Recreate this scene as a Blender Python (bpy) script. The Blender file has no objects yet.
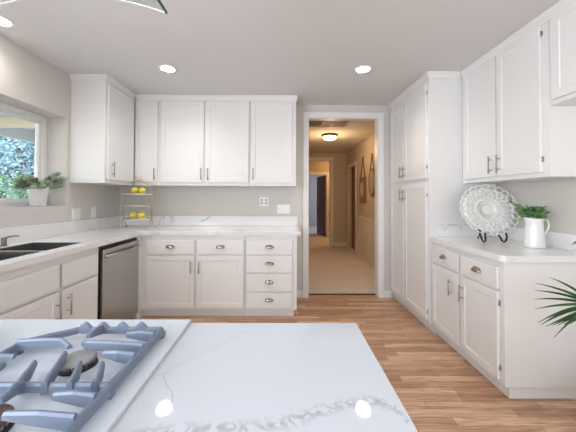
import bpy, bmesh, math, random
from mathutils import Vector, Matrix
random.seed(7)
S = bpy.context.scene
COL = S.collection
PI = math.pi

# ------------------------------------------------------------------ camera
cam_d = bpy.data.cameras.new('camera')
cam = bpy.data.objects.new('camera', cam_d); COL.objects.link(cam)
H = 1.2984
yaw, pit, rol = 0.0073, 0.0163, -0.0039
A = Matrix(((math.cos(yaw), -math.sin(yaw), 0), (math.sin(yaw), math.cos(yaw), 0), (0, 0, 1)))
T = Matrix(((1, 0, 0), (0, math.cos(pit), math.sin(pit)), (0, -math.sin(pit), math.cos(pit))))
R = Matrix(((math.cos(rol), 0, -math.sin(rol)), (0, 1, 0), (math.sin(rol), 0, math.cos(rol))))
m = R @ T @ A
right, fwd, up = m[0], m[1], m[2]
cam.matrix_world = Matrix(((right[0], up[0], -fwd[0], 0), (right[1], up[1], -fwd[1], 0), (right[2], up[2], -fwd[2], H), (0, 0, 0, 1)))
cam_d.sensor_width = 36
cam_d.lens = 278.4 / 576 * 36
cam_d.shift_x = (288 - 286.04) / 576
cam_d.shift_y = -(216 - 192.86) / 576
cam_d.clip_start = 0.02
S.camera = cam

# ------------------------------------------------------------------ light
W = bpy.data.worlds.new('sky'); S.world = W; W.use_nodes = True
wn = W.node_tree.nodes; wl = W.node_tree.links
sky = wn.new('ShaderNodeTexSky'); sky.sky_type = 'NISHITA'
sky.sun_elevation = math.radians(42); sky.sun_rotation = math.radians(200); sky.sun_disc = False
bg = wn['Background']; bg.inputs['Strength'].default_value = 0.8
wl.new(sky.outputs[0], bg.inputs['Color'])

XL_ = -2.137
def area(name, loc, rot, sx, sy, power, col):
    d = bpy.data.lights.new(name, 'AREA'); d.shape = 'RECTANGLE'; d.size = sx; d.size_y = sy
    d.energy = power; d.color = col
    o = bpy.data.objects.new(name, d); COL.objects.link(o); o.location = loc; o.rotation_euler = rot
    return o
# added unseen fill lamps for left and rear daylight, no openings built there
area('left_fill_light', (XL_+.02, -1.1, 1.15), (0, math.radians(-90), 0), 2.1, 2.6, 120, (0.86, 0.93, 1.0))
area('rear_fill_light', (0.3, -2.66, 1.45), (math.radians(90), 0, 0), 2.6, 1.5, 29, (0.88, 0.94, 1.0))
sun_d = bpy.data.lights.new('sun', 'SUN'); sun_d.energy = 5.0; sun_d.angle = 0.02; sun_d.color = (1, .95, .88)
sun = bpy.data.objects.new('sun', sun_d); COL.objects.link(sun)
sun.rotation_euler = (math.radians(48), 0, math.radians(55))
V = S.view_settings
V.view_transform = 'Standard'; V.look = 'None'; V.exposure = 0.3; V.gamma = 1.0; V.use_curve_mapping = False

# ------------------------------------------------------------------ materials
def nt(name):
    mt = bpy.data.materials.new(name); mt.use_nodes = True
    n = mt.node_tree.nodes; return mt, n, mt.node_tree.links, n['Principled BSDF']
def mat(name, col, rough=.5, metal=0, bump=0, bscale=200, var=0, spec=.5, coat=0):
    mt, n, l, b = nt(name)
    b.inputs['Base Color'].default_value = (*col, 1); b.inputs['Roughness'].default_value = rough
    b.inputs['Metallic'].default_value = metal; b.inputs['Specular IOR Level'].default_value = spec
    b.inputs['Coat Weight'].default_value = coat
    tc = n.new('ShaderNodeTexCoord')
    no = n.new('ShaderNodeTexNoise'); no.inputs['Scale'].default_value = bscale; no.inputs['Detail'].default_value = 3
    l.new(tc.outputs['Object'], no.inputs['Vector'])
    if bump:
        bp = n.new('ShaderNodeBump'); bp.inputs['Strength'].default_value = bump; bp.inputs['Distance'].default_value = .004
        l.new(no.outputs['Fac'], bp.inputs['Height']); l.new(bp.outputs[0], b.inputs['Normal'])
    if var:
        mx = n.new('ShaderNodeMix'); mx.data_type = 'RGBA'
        mx.inputs[6].default_value = (*[c*(1-var) for c in col], 1); mx.inputs[7].default_value = (*[min(1, c*(1+var)) for c in col], 1)
        l.new(no.outputs['Fac'], mx.inputs[0]); l.new(mx.outputs[2], b.inputs['Base Color'])
    return mt
def emit(name, col, st):
    mt, n, l, b = nt(name)
    b.inputs['Base Color'].default_value = (*col, 1)
    b.inputs['Emission Color'].default_value = (*col, 1); b.inputs['Emission Strength'].default_value = st
    return mt
M = {}
M['paint'] = mat('white_cabinet_paint', (.82, .82, .82), .38, bump=.02, bscale=60)
M['trim'] = mat('white_trim_paint', (.82, .815, .81), .4, bump=.02, bscale=60)
M['wall'] = mat('greige_wall_paint', (.66, .635, .595), .85, bump=.25, bscale=90, var=.03)
M['ceiling'] = mat('ceiling_paint', (.72, .725, .74), .9, bump=.25, bscale=80, var=.02)
M['hall_wall'] = mat('tan_hall_paint', (.56, .45, .33), .85, bump=.1, bscale=90)
M['hall_ceiling'] = mat('hall_ceiling_paint', (.66, .60, .52), .9, bump=.2, bscale=80)
M['cream'] = mat('cream_wainscot_paint', (.74, .66, .54), .5)
M['nickel'] = mat('brushed_nickel', (.42, .39, .37), .32, 1, bump=.03, bscale=400)
M['cup'] = mat('polished_pull_metal', (.42, .37, .33), .18, 1)
M['faucet'] = mat('dark_nickel', (.22, .21, .20), .35, .9)
M['steel'] = mat('stainless_steel', (.47, .455, .44), .3, 1, bump=.05, bscale=300)
M['sink'] = mat('sink_steel', (.17, .17, .18), .35, .7)
M['black'] = mat('black_plastic', (.02, .02, .022), .5)
M['wire'] = mat('black_wire', (.01, .01, .01), .35)
M['gold'] = mat('gold_wire', (.62, .47, .24), .3, 1)
M['shelfwhite'] = mat('white_enamel_shelf', (.82, .78, .74), .3)
M['lemon'] = mat('lemon_peel', (.85, .74, .08), .45, bump=.3, bscale=250, var=.08)
M['ceramic'] = mat('white_ceramic', (.86, .86, .85), .15, coat=.3)
M['potceramic'] = mat('textured_white_pot', (.80, .79, .78), .45)
M['soil'] = mat('dark_soil', (.05, .035, .025), .9, bump=.5, bscale=120)
M['sage'] = mat('sage_leaf', (.34, .42, .31), .5, var=.35, bscale=30)
M['green'] = mat('fresh_green_leaf', (.13, .26, .11), .45, var=.4, bscale=40)
M['palm'] = mat('dark_palm_leaf', (.025, .085, .018), .35, var=.5, bscale=20)
M['plate'] = mat('white_outlet_plate', (.90, .90, .90), .35)
M['slot'] = mat('grey_socket_slot', (.45, .45, .46), .5)
M['cooktop'] = mat('white_enamel_cooktop', (.66, .73, .81), .12, coat=.4)
M['grate'] = mat('blue_grey_cast_iron', (.19, .235, .32), .45, .2, bump=.15, bscale=150, spec=.5)
M['burner'] = mat('grey_burner_cap', (.33, .33, .34), .42, .2, bump=.15, bscale=200)
M['burner_brown'] = mat('brown_burner_base', (.16, .10, .08), .4, .3)
M['carpet'] = mat('beige_carpet', (.70, .62, .55), .95, bump=1.0, bscale=22, var=.32)
M['far_carpet'] = mat('pale_carpet', (.55, .53, .56), .95, bump=.6, bscale=100, var=.05)
M['far_wall'] = mat('grey_blue_room_paint', (.42, .43, .47), .9)
M['darkdoor'] = mat('dark_brown_door_wood', (.13, .05, .025), .4, bump=.1, bscale=40)
M['brass'] = mat('brass', (.62, .45, .2), .3, 1)
M['carved'] = mat('carved_brown_wood', (.26, .13, .05), .55, bump=.4, bscale=60, var=.3)
M['strap'] = mat('brown_leather_strap', (.15, .06, .025), .6)
M['mirror'] = mat('mirror_glass', (.85, .78, .66), .25, .7)
M['grille'] = mat('brown_grey_grille', (.55, .49, .42), .6)
M['slotdark'] = mat('dark_duct', (.03, .025, .02), .8)
M['seal'] = mat('dark_threshold', (.07, .045, .035), .5)
M['bronze'] = mat('bronze_rim', (.12, .08, .05), .35, .8)
M['dome'] = emit('lit_frosted_dome', (1.0, .80, .55), 7)
M['led'] = emit('lit_downlight_lens', (1.0, .97, .93), 22)
M['patio'] = mat('patio_roof_boards', (.62, .64, .63), .7)
M['rafter'] = mat('cream_rafter', (.72, .62, .42), .6)
M['leafblue'] = mat('bluish_tree_leaf', (.19, .31, .345), .5, var=.6, bscale=3)
M['leafgreen'] = mat('green_shrub_leaf', (.24, .40, .24), .5, var=.5, bscale=4)
M['bark'] = mat('tree_bark', (.10, .075, .06), .9, bump=.5, bscale=30)
M['ground'] = mat('garden_ground', (.48, .46, .40), .95, bump=.4, bscale=10, var=.2)
def glass(name, col, rough=0):
    mt, n, l, b = nt(name)
    b.inputs['Base Color'].default_value = (*col, 1); b.inputs['Roughness'].default_value = rough
    b.inputs['Transmission Weight'].default_value = 1; b.inputs['IOR'].default_value = 1.45
    return mt
M['glass'] = glass('window_glass', (.96, .99, 1))
M['hoodglass'] = glass('clear_hood_glass', (.90, .97, .95))
M['glassedge'] = mat('teal_glass_edge', (.01, .035, .035), .15)

def wood_floor():
    mt, n, l, b = nt('oak_plank_floor')
    tc = n.new('ShaderNodeTexCoord')
    def brick(c1, c2, bias=0):
        br = n.new('ShaderNodeTexBrick'); br.offset = 0; br.offset_frequency = 1; br.squash = 1
        br.inputs['Color1'].default_value = c1; br.inputs['Color2'].default_value = c2
        br.inputs['Mortar'].default_value = (.10, .05, .03, 1)
        br.inputs['Scale'].default_value = 1; br.inputs['Mortar Size'].default_value = .0012
        br.inputs['Mortar Smooth'].default_value = .2; br.inputs['Bias'].default_value = bias
        br.inputs['Brick Width'].default_value = .71; br.inputs['Row Height'].default_value = .064
        sp = n.new('ShaderNodeSeparateXYZ'); l.new(tc.outputs['Object'], sp.inputs[0])
        dv = n.new('ShaderNodeMath'); dv.operation = 'DIVIDE'; l.new(sp.outputs[1], dv.inputs[0]); dv.inputs[1].default_value = .064
        fl = n.new('ShaderNodeMath'); fl.operation = 'FLOOR'; l.new(dv.outputs[0], fl.inputs[0])
        wh = n.new('ShaderNodeTexWhiteNoise'); wh.noise_dimensions = '1D'; l.new(fl.outputs[0], wh.inputs['W'])
        ad = n.new('ShaderNodeMath'); ad.operation = 'MULTIPLY_ADD'; l.new(wh.outputs['Value'], ad.inputs[0]); ad.inputs[1].default_value = 5; l.new(sp.outputs[0], ad.inputs[2])
        cb = n.new('ShaderNodeCombineXYZ'); l.new(ad.outputs[0], cb.inputs[0]); l.new(sp.outputs[1], cb.inputs[1])
        l.new(cb.outputs[0], br.inputs['Vector']); return br
    br = brick((.46, .26, .155, 1), (.76, .52, .36, 1))
    mp = n.new('ShaderNodeMapping'); mp.inputs['Scale'].default_value = (1.6, 26, 1)
    l.new(tc.outputs['Object'], mp.inputs['Vector'])
    n1 = n.new('ShaderNodeTexNoise'); n1.inputs['Scale'].default_value = 2.2; n1.inputs['Detail'].default_value = 8; n1.inputs['Distortion'].default_value = 1.2
    l.new(mp.outputs[0], n1.inputs['Vector'])
    cr = n.new('ShaderNodeValToRGB'); cr.color_ramp.elements[0].position = .3; cr.color_ramp.elements[0].color = (.52, .42, .35, 1)
    cr.color_ramp.elements[1].position = .62; cr.color_ramp.elements[1].color = (1.12, 1.1, 1.08, 1)
    l.new(n1.outputs['Fac'], cr.inputs[0])
    mx = n.new('ShaderNodeMix'); mx.data_type = 'RGBA'; mx.blend_type = 'MULTIPLY'; mx.inputs[0].default_value = .85
    l.new(br.outputs['Color'], mx.inputs[6]); l.new(cr.outputs[0], mx.inputs[7])
    # knots
    vo = n.new('ShaderNodeTexVoronoi'); vo.inputs['Scale'].default_value = 2.3
    mp2 = n.new('ShaderNodeMapping'); mp2.inputs['Scale'].default_value = (1, 2.2, 1)
    l.new(tc.outputs['Object'], mp2.inputs['Vector']); l.new(mp2.outputs[0], vo.inputs['Vector'])
    kr = n.new('ShaderNodeValToRGB'); kr.color_ramp.elements[0].position = .02; kr.color_ramp.elements[0].color = (.25, .15, .1, 1)
    kr.color_ramp.elements[1].position = .075; kr.color_ramp.elements[1].color = (1, 1, 1, 1)
    l.new(vo.outputs['Distance'], kr.inputs[0])
    mk = n.new('ShaderNodeMix'); mk.data_type = 'RGBA'; mk.blend_type = 'MULTIPLY'; mk.inputs[0].default_value = .8
    l.new(mx.outputs[2], mk.inputs[6]); l.new(kr.outputs[0], mk.inputs[7])
    l.new(mk.outputs[2], b.inputs['Base Color'])
    b.inputs['Roughness'].default_value = .36
    bp = n.new('ShaderNodeBump'); bp.inputs['Strength'].default_value = .25; bp.inputs['Distance'].default_value = .002
    l.new(br.outputs['Fac'], bp.inputs['Height']); bp.invert = True
    l.new(bp.outputs[0], b.inputs['Normal'])
    return mt
M['wood'] = wood_floor()

def quartz(name, base, curves=(), general=True, rough=.12):
    """white quartz; faint random veins plus veins that follow given courses (axis, points, width, strength)"""
    mt, n, l, b = nt(name)
    tc = n.new('ShaderNodeTexCoord'); src = tc.outputs['Object']
    def math_(op, a, c=None, clamp=False):
        q = n.new('ShaderNodeMath'); q.operation = op; q.use_clamp = clamp
        for i, v in enumerate((a, c)):
            if v is None: continue
            if isinstance(v, (int, float)): q.inputs[i].default_value = v
            else: l.new(v, q.inputs[i])
        return q.outputs[0]
    masks = []
    if general:
        nn = n.new('ShaderNodeTexNoise'); nn.inputs['Scale'].default_value = 1.3; nn.inputs['Detail'].default_value = 5; nn.inputs['Distortion'].default_value = .6
        l.new(src, nn.inputs['Vector'])
        d = math_('ABSOLUTE', math_('SUBTRACT', nn.outputs['Fac'], .5))
        v = math_('SUBTRACT', 1, math_('MULTIPLY', d, 110), True)
        n2 = n.new('ShaderNodeTexNoise'); n2.inputs['Scale'].default_value = 2.1; l.new(src, n2.inputs['Vector'])
        masks.append(math_('MULTIPLY', v, math_('MULTIPLY', math_('SUBTRACT', n2.outputs['Fac'], .42), 4, True)))
    sp = n.new('ShaderNodeSeparateXYZ'); l.new(src, sp.inputs[0])
    for ax, pts, wd, st, amp, spk in curves:
        inp, out = (sp.outputs[0], sp.outputs[1]) if ax == 'x' else (sp.outputs[1], sp.outputs[0])
        lo, hi = pts[0][0], pts[-1][0]; vlo = min(p[1] for p in pts); vhi = max(p[1] for p in pts)
        fc = n.new('ShaderNodeFloatCurve'); cv = fc.mapping.curves[0]
        P = [((p[0]-lo)/(hi-lo), (p[1]-vlo)/(vhi-vlo)) for p in pts]
        cv.points[0].location = P[0]; cv.points[1].location = P[-1]
        for q in P[1:-1]: cv.points.new(*q)
        fc.mapping.update()
        u = math_('DIVIDE', math_('SUBTRACT', inp, lo), hi-lo); l.new(u, fc.inputs['Value'])
        y = math_('ADD', math_('MULTIPLY', fc.outputs[0], vhi-vlo), vlo)
        nz = n.new('ShaderNodeTexNoise'); nz.inputs['Scale'].default_value = 28; nz.inputs['Detail'].default_value = 5; l.new(src, nz.inputs['Vector'])
        off = math_('MULTIPLY', math_('SUBTRACT', nz.outputs['Fac'], .5), amp)
        d = math_('ABSOLUTE', math_('SUBTRACT', math_('ADD', y, off), out))
        v = math_('SUBTRACT', 1, math_('DIVIDE', d, wd), True)
        inside = math_('MULTIPLY', math_('GREATER_THAN', u, 0), math_('LESS_THAN', u, 1))
        v = math_('MULTIPLY', v, inside)
        if spk:
            ns = n.new('ShaderNodeTexNoise'); ns.inputs['Scale'].default_value = 48; ns.inputs['Detail'].default_value = 6; l.new(src, ns.inputs['Vector'])
            band = math_('SUBTRACT', 1, math_('MULTIPLY', math_('ABSOLUTE', math_('SUBTRACT', ns.outputs['Fac'], .5)), 9), True)
            v = math_('MULTIPLY', v, band)
        masks.append(math_('MULTIPLY', v, st))
    t = masks[0]
    for q in masks[1:]: t = math_('MAXIMUM', t, q)
    mx = n.new('ShaderNodeMix'); mx.data_type = 'RGBA'; mx.inputs[6].default_value = (*base, 1); mx.inputs[7].default_value = (.30, .315, .34, 1)
    l.new(math_('MULTIPLY', t, .55), mx.inputs[0]); l.new(mx.outputs[2], b.inputs['Base Color'])
    b.inputs['Roughness'].default_value = rough
    return mt
M['quartz'] = quartz('white_veined_quartz', (.84, .84, .84))
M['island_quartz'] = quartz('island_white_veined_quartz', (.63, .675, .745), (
    ('y', [(.50, -.215), (.527, -.209), (.554, -.218), (.584, -.243), (.61, -.256), (.651, -.236), (.72, -.175), (.819, -.104)], .0022, .8, .008, False),
    ('x', [(-.28, .45), (-.21, .462), (-.138, .470), (-.055, .473), (.012, .486), (.066, .508), (.114, .524), (.16, .531), (.195, .520), (.214, .488), (.222, .45)], .022, 1.3, .02, True),
    ('x', [(-.275, .612), (-.262, .617), (-.25, .625)], .002, .7, .004, False),
), general=False, rough=.035)

# ------------------------------------------------------------------ mesh helpers
def NB(): return bmesh.new()
def box(bm, x0, x1, y0, y1, z0, z1, bev=0):
    return fbox(bm, None, x0, x1, y0, y1, z0, z1, bev)
class F:
    """face frame: u runs along the face, v up, w out of the face"""
    def __init__(s, o, u, n): s.o = Vector(o); s.u = Vector((*u, 0)); s.n = Vector((*n, 0))
    def p(s, u, v, w): return s.o + s.u*u + Vector((0, 0, v)) + s.n*w
def fbox(bm, fr, a0, a1, b0, b1, c0, c1, bev=0):
    # with fr: a=u, b=v(height), c=w ; without: x,y,z
    vs = []
    for a in (a0, a1):
        for b_ in (b0, b1):
            for c in (c0, c1):
                vs.append(bm.verts.new(fr.p(a, b_, c) if fr else (a, b_, c)))
    idx = [(0, 1, 3, 2), (4, 6, 7, 5), (0, 4, 5, 1), (2, 3, 7, 6), (0, 2, 6, 4), (1, 5, 7, 3)]
    fs = [bm.faces.new([vs[i] for i in q]) for q in idx]
    bmesh.ops.recalc_face_normals(bm, faces=fs)
    if bev:
        es = list({e for f in fs for e in f.edges})
        bmesh.ops.bevel(bm, geom=es, offset=bev, segments=2, affect='EDGES', profile=.6)
def shaker(bm, fr, u0, u1, v0, v1, w0, t=.019, fw=.050, rec=.005):
    """frame-and-panel door with a recessed centre"""
    def ring(d, w): return [bm.verts.new(fr.p(*q, w)) for q in ((u0+d, v0+d), (u1-d, v0+d), (u1-d, v1-d), (u0+d, v1-d))]
    R_ = [ring(0, w0), ring(0, w0+t-.002), ring(.002, w0+t), ring(fw, w0+t), ring(fw+.004, w0+t-rec)]
    fs = []
    for a, b_ in zip(R_, R_[1:]):
        for i in range(4): fs.append(bm.faces.new([a[i], a[(i+1) % 4], b_[(i+1) % 4], b_[i]]))
    fs.append(bm.faces.new(R_[-1])); fs.append(bm.faces.new(R_[0][::-1]))
    bmesh.ops.recalc_face_normals(bm, faces=fs)
def tube(bm, pts, r, n=8, closed=False, r2=None):
    pts = [Vector(p) for p in pts]; rings = []; N = len(pts)
    up0 = None
    for i, p in enumerate(pts):
        if closed: d = pts[(i+1) % N]-pts[i-1]
        else: d = pts[min(i+1, N-1)]-pts[max(i-1, 0)]
        if d.length < 1e-9: d = Vector((0, 0, 1))
        d.normalize()
        if up0 is None:
            up0 = Vector((0, 0, 1)) if abs(d.z) < .9 else Vector((1, 0, 0))
        s = d.cross(up0); 
        if s.length < 1e-4: s = d.cross(Vector((0, 1, 0)))
        s.normalize(); q = s.cross(d).normalized(); up0 = q
        rr = r if r2 is None else r+(r2-r)*i/(N-1)
        rings.append([bm.verts.new(p+(s*math.cos(a)+q*math.sin(a))*rr) for a in [2*PI*k/n for k in range(n)]])
    fs = []
    for i in range(N if closed else N-1):
        a, b_ = rings[i], rings[(i+1) % N]
        for k in range(n): fs.append(bm.faces.new([a[k], a[(k+1) % n], b_[(k+1) % n], b_[k]]))
    if not closed:
        fs.append(bm.faces.new(rings[0][::-1])); fs.append(bm.faces.new(rings[-1]))
    for f in fs: f.smooth = True
    bmesh.ops.recalc_face_normals(bm, faces=fs)
def bar(bm, pts, wd, z0, z1s):
    """bar of width wd following plan points; bottom z0, top z1 per point (rounded top)"""
    pts = [Vector(p) for p in pts]; N = len(pts); rings = []
    if not isinstance(z1s, (list, tuple)): z1s = [z1s]*N
    if not isinstance(z0, (list, tuple)): z0 = [z0]*N
    for i, p in enumerate(pts):
        d = (pts[min(i+1, N-1)]-pts[max(i-1, 0)]).normalized(); s = Vector((d.y, -d.x, 0))
        P = Vector((p.x, p.y, 0)); h = wd/2
        prof = [(-h, z0[i]), (-h*.8, z1s[i]-.004), (-h*.35, z1s[i]), (h*.35, z1s[i]), (h*.8, z1s[i]-.004), (h, z0[i])]
        rings.append([bm.verts.new(P+s*a+Vector((0, 0, z))) for a, z in prof])
    fs = []; K = 6
    for a, b_ in zip(rings, rings[1:]):
        for k in range(K): fs.append(bm.faces.new([a[k], a[(k+1) % K], b_[(k+1) % K], b_[k]]))
    fs.append(bm.faces.new(rings[0][::-1])); fs.append(bm.faces.new(rings[-1]))
    bmesh.ops.recalc_face_normals(bm, faces=fs)
def lathe(bm, prof, c=(0, 0, 0), n=32, axis='z', smooth=True, sx=1, sy=1):
    rings = []
    for r, z in prof:
        ring = []
        for k in range(n):
            a = 2*PI*k/n; x, y = r*math.cos(a)*sx, r*math.sin(a)*sy
            ring.append(bm.verts.new(Vector((x, y, z))+Vector(c) if axis == 'z' else Vector((x, z, y))+Vector(c)))
        rings.append(ring)
    fs = []
    for a, b_ in zip(rings, rings[1:]):
        for k in range(n): fs.append(bm.faces.new([a[k], a[(k+1) % n], b_[(k+1) % n], b_[k]]))
    fs.append(bm.faces.new(rings[0])); fs.append(bm.faces.new(rings[-1]))
    for f in fs: f.smooth = smooth
    bmesh.ops.recalc_face_normals(bm, faces=fs)
def prism(bm, fr, prof, u0, u1, m0=0, m1=0):
    a = [bm.verts.new(fr.p(u0-w*m0, v, w)) for v, w in prof]; b_ = [bm.verts.new(fr.p(u1+w*m1, v, w)) for v, w in prof]
    k = len(prof)
    fs = [bm.faces.new([a[i], a[(i+1) % k], b_[(i+1) % k], b_[i]]) for i in range(k)] + [bm.faces.new(a[::-1]), bm.faces.new(b_)]
    bmesh.ops.recalc_face_normals(bm, faces=fs)
def ball(bm, c, r, sx=1, sy=1, sz=1, seg=16):
    g = bmesh.ops.create_uvsphere(bm, u_segments=seg, v_segments=seg//2+2, radius=r)
    for v in g['verts']: v.co = Vector((v.co.x*sx, v.co.y*sy, v.co.z*sz))+Vector(c)
    for v in g['verts']:
        for f in v.link_faces: f.smooth = True

ROOT = {}
def wl_(o):
    v = Vector((0, 0, 0))
    while o: v += o.location; o = o.parent
    return v
def obj(name, bm, m_, parent=None, label=None, kind=None):
    """bmesh given in world coordinates becomes one mesh object under parent"""
    me = bpy.data.meshes.new(name)
    off = wl_(parent) if parent else Vector((0, 0, 0))
    if off.length: bmesh.ops.translate(bm, vec=-off, verts=bm.verts)
    bm.to_mesh(me); bm.free()
    me.materials.append(M[m_] if isinstance(m_, str) else m_)
    o = bpy.data.objects.new(name, me); COL.objects.link(o)
    if parent: o.parent = parent
    if label: o['label'] = label
    if kind: o['kind'] = kind
    return o
def thing(name, label, cat, loc, group=None):
    o = bpy.data.objects.new(name, None); o.empty_display_size = .1; COL.objects.link(o); o.location = loc
    o['label'] = label; o['category'] = cat
    if group: o['group'] = group
    return o
def struct(name, bm, m_, parent=None):
    return obj(name, bm, m_, parent, kind=None if parent else 'structure')
def sempty(name, loc):
    o = bpy.data.objects.new(name, None); COL.objects.link(o); o.location = loc; o['kind'] = 'structure'; return o
def tag(o, label, cat, group=None):
    o['label'] = label; o['category'] = cat
    if group: o['group'] = group
    return o

# ------------------------------------------------------------------ the room
CZ = 2.518; CT = .93; YB = 3.64; XL = -2.137; XR = 2.045; YR_ = -2.7
HZ = 2.49
OP0, OP1, OPZ = .312, 1.240, 2.352
b = NB(); box(b, XL-.3, XR+.3, YR_-.3, YB+.10, -.1, 0); struct('floor', b, 'wood')
b = NB(); box(b, -.2, 3.2, YB+.10, 9.1, -.1, .004); struct('floor_hall', b, 'carpet')
b = NB(); box(b, -.6, 3.2, 9.1, 12.6, -.1, .004); struct('floor_bedroom', b, 'far_carpet')
b = NB(); box(b, XL-.3, XR+.3, YR_-.3, YB+.02, CZ, CZ+.1); struct('ceiling', b, 'ceiling')
b = NB(); box(b, -.1, 1.9, YB+.12, 7.6, HZ, HZ+.1); box(b, -.6, 3.2, 7.6, 12.6, HZ, HZ+.1); struct('ceiling_hall', b, 'hall_ceiling')
# back wall with the cased opening
b = NB()
box(b, XL-.3, OP0, YB, YB+.12, 0, CZ); box(b, OP1, XR+.3, YB, YB+.12, 0, CZ); box(b, OP0, OP1, YB, YB+.12, OPZ, CZ)
struct('wall_back', b, 'wall')
# left wall with the recessed window
WY0, WY1, WZ0, WZ1, WX = 1.15, 2.748, 1.208, 2.073, -2.33
b = NB()
box(b, XL-.3, XL, YR_, WY0, 0, CZ); box(b, XL-.3, XL, WY1, YB, 0, CZ)
box(b, XL-.3, XL, WY0, WY1, 0, WZ0); box(b, XL-.3, XL, WY0, WY1, WZ1, CZ)
struct('wall_left', b, 'wall')
b = NB(); box(b, XR, XR+.2, YR_, YB, 0, CZ); struct('wall_right', b, 'wall')
b = NB(); box(b, XL-.3, XR+.3, YR_-.12, YR_, 0, CZ); struct('wall_rear', b, 'wall')
# window unit
wnd = sempty('window_1', (WX, (WY0+WY1)/2, WZ0))
b = NB()
fw = .045
for y0, y1, z0, z1 in ((WY0, WY1, WZ0, WZ0+fw), (WY0, WY1, WZ1-fw, WZ1), (WY0, WY0+fw, WZ0+fw, WZ1-fw), (WY1-fw, WY1, WZ0+fw, WZ1-fw)):
    box(b, WX-.07, WX, y0, y1, z0, z1, .003)
struct('window_frame', b, 'trim', wnd)
b = NB(); s0, s1, t0, t1 = WY0+fw, WY1-fw, WZ0+fw, WZ1-fw
sw = .028
ym = 1.80
for y0, y1, z0, z1 in ((s0, s1, t0, t0+sw), (s0, s1, t1-sw, t1), (s0, s0+sw, t0+sw, t1-sw), (s1-sw, s1, t0+sw, t1-sw), (ym-.03, ym+.03, t0+sw, t1-sw)):
    box(b, WX-.06, WX-.02, y0, y1, z0, z1, .002)
struct('window_sash', b, 'trim', wnd)
b = NB(); box(b, WX-.044, WX-.038, s0+sw-.002, s1-sw+.002, t0+sw-.002, t1-sw+.002); struct('window_pane', b, 'glass', wnd)
# casing of the opening
def casing(b, x0, x1, y, ztop, wd=.064, t=.018, z0=0):
    """x0,x1 opening edges; casing outside them on plane y facing -Y"""
    box(b, x0-wd, x0+.004, y-t, y, z0, ztop+wd, .003); box(b, x1-.004, x1+wd, y-t, y, z0, ztop+wd, .003)
    box(b, x0+.004, x1-.004, y-t, y, ztop-.004, ztop+wd, .003)
b = NB(); casing(b, OP0, OP1, YB, OPZ)
box(b, OP0-.0, OP0+.012, YB, YB+.12, 0, OPZ); box(b, OP1-.012, OP1, YB, YB+.12, 0, OPZ); box(b, OP0, OP1, YB, YB+.12, OPZ-.012, OPZ)
struct('trim_1', b, 'trim')
b = NB(); box(b, OP0+.012, OP1-.012, YB+.085, YB+.115, 0, .012, .002); struct('trim_2', b, 'seal')
b = NB(); box(b, .15, OP0-.066, YB-.012, YB, 0, .09, .003); box(b, OP1+.066, 1.40, YB-.012, YB, 0, .09, .003); struct('baseboard_back', b, 'trim')

# ------------------------------------------------------------------ hallway
HX0, HX1, HY1 = .05, 1.67, 7.45
b = NB(); box(b, HX0-.1, HX0, YB+.12, HY1, 0, HZ); struct('wall_hall_left', b, 'hall_wall')
DY0, DY1, DZ = 6.47, 7.20, 2.06
b = NB(); box(b, HX1, HX1+.14, YB+.12, DY0, 0, HZ); box(b, HX1, HX1+.14, DY1, HY1+.1, 0, HZ); box(b, HX1, HX1+.14, DY0, DY1, DZ, HZ)
struct('wall_hall_right', b, 'hall_wall')
FX1, FZ = 1.245, 2.30      # cased opening at the end of the hall
b = NB(); box(b, FX1, HX1, HY1, HY1+.12, 0, HZ); box(b, HX0, FX1, HY1, HY1+.12, FZ, HZ); box(b, HX0, .30, HY1, HY1+.12, 0, FZ)
struct('wall_hall_end', b, 'hall_wall')
b = NB(); casing(b, .30, FX1, HY1, FZ, .075); box(b, FX1-.012, FX1, HY1, HY1+.12, 0, FZ); box(b, .3, FX1, HY1, HY1+.12, FZ-.012, FZ)
struct('trim_3', b, 'cream')
# landing beyond and the room behind it
GY = 9.1; GX0, GX1, GZ = .55, 1.40, 2.05
b = NB(); box(b, -.6, GX0, GY, GY+.12, 0, HZ); box(b, GX1, 3.2, GY, GY+.12, 0, HZ); box(b, GX0, GX1, GY, GY+.12, GZ, HZ)
box(b, -.7, -.6, HY1+.1, GY+.1, 0, HZ); box(b, 3.1, 3.2, HY1+.1, GY+.1, 0, HZ)
box(b, -.7, HX0, HY1, HY1+.1, 0, HZ); box(b, HX1+.14, 3.2, HY1, HY1+.1, 0, HZ)
struct('wall_landing', b, 'hall_wall')
b = NB(); casing(b, GX0, GX1, GY, GZ, .08); box(b, GX1-.02, GX1, GY, GY+.12, 0, GZ); struct('trim_4', b, 'cream')
b = NB(); box(b, -.6, 3.2, 12.5, 12.6, 0, HZ); box(b, -.7, -.6, GY+.12, 12.6, 0, HZ); box(b, 3.1, 3.2, GY+.12, 12.6, 0, HZ)
struct('wall_bedroom', b, 'far_wall')
# baseboards, wainscot and rail of the hall
b = NB(); box(b, HX1-.014, HX1, YB+.12, DY0-.085, .004, .11, .003); struct('baseboard_hall_right', b, 'cream')
b = NB(); box(b, FX1+.08, HX1, HY1-.014, HY1, .004, .10, .003); struct('baseboard_hall_end', b, 'cream')
b = NB()
y = YB+.13
while y < DY0-.12:
    y2 = min(y+.145, DY0-.086); box(b, HX1-.010, HX1, y, y2-.014, .11, .82, .002); y = y2
box(b, HX1-.004, HX1, YB+.12, DY0-.086, .11, .82)
struct('wainscot', b, 'cream')
b = NB(); box(b, HX1-.028, HX1, YB+.12, DY0-.086, .82, .85, .004); box(b, HX1-.038, HX1, YB+.12, DY0-.086, .85, .895, .006); struct('chair_rail', b, 'cream')
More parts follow.
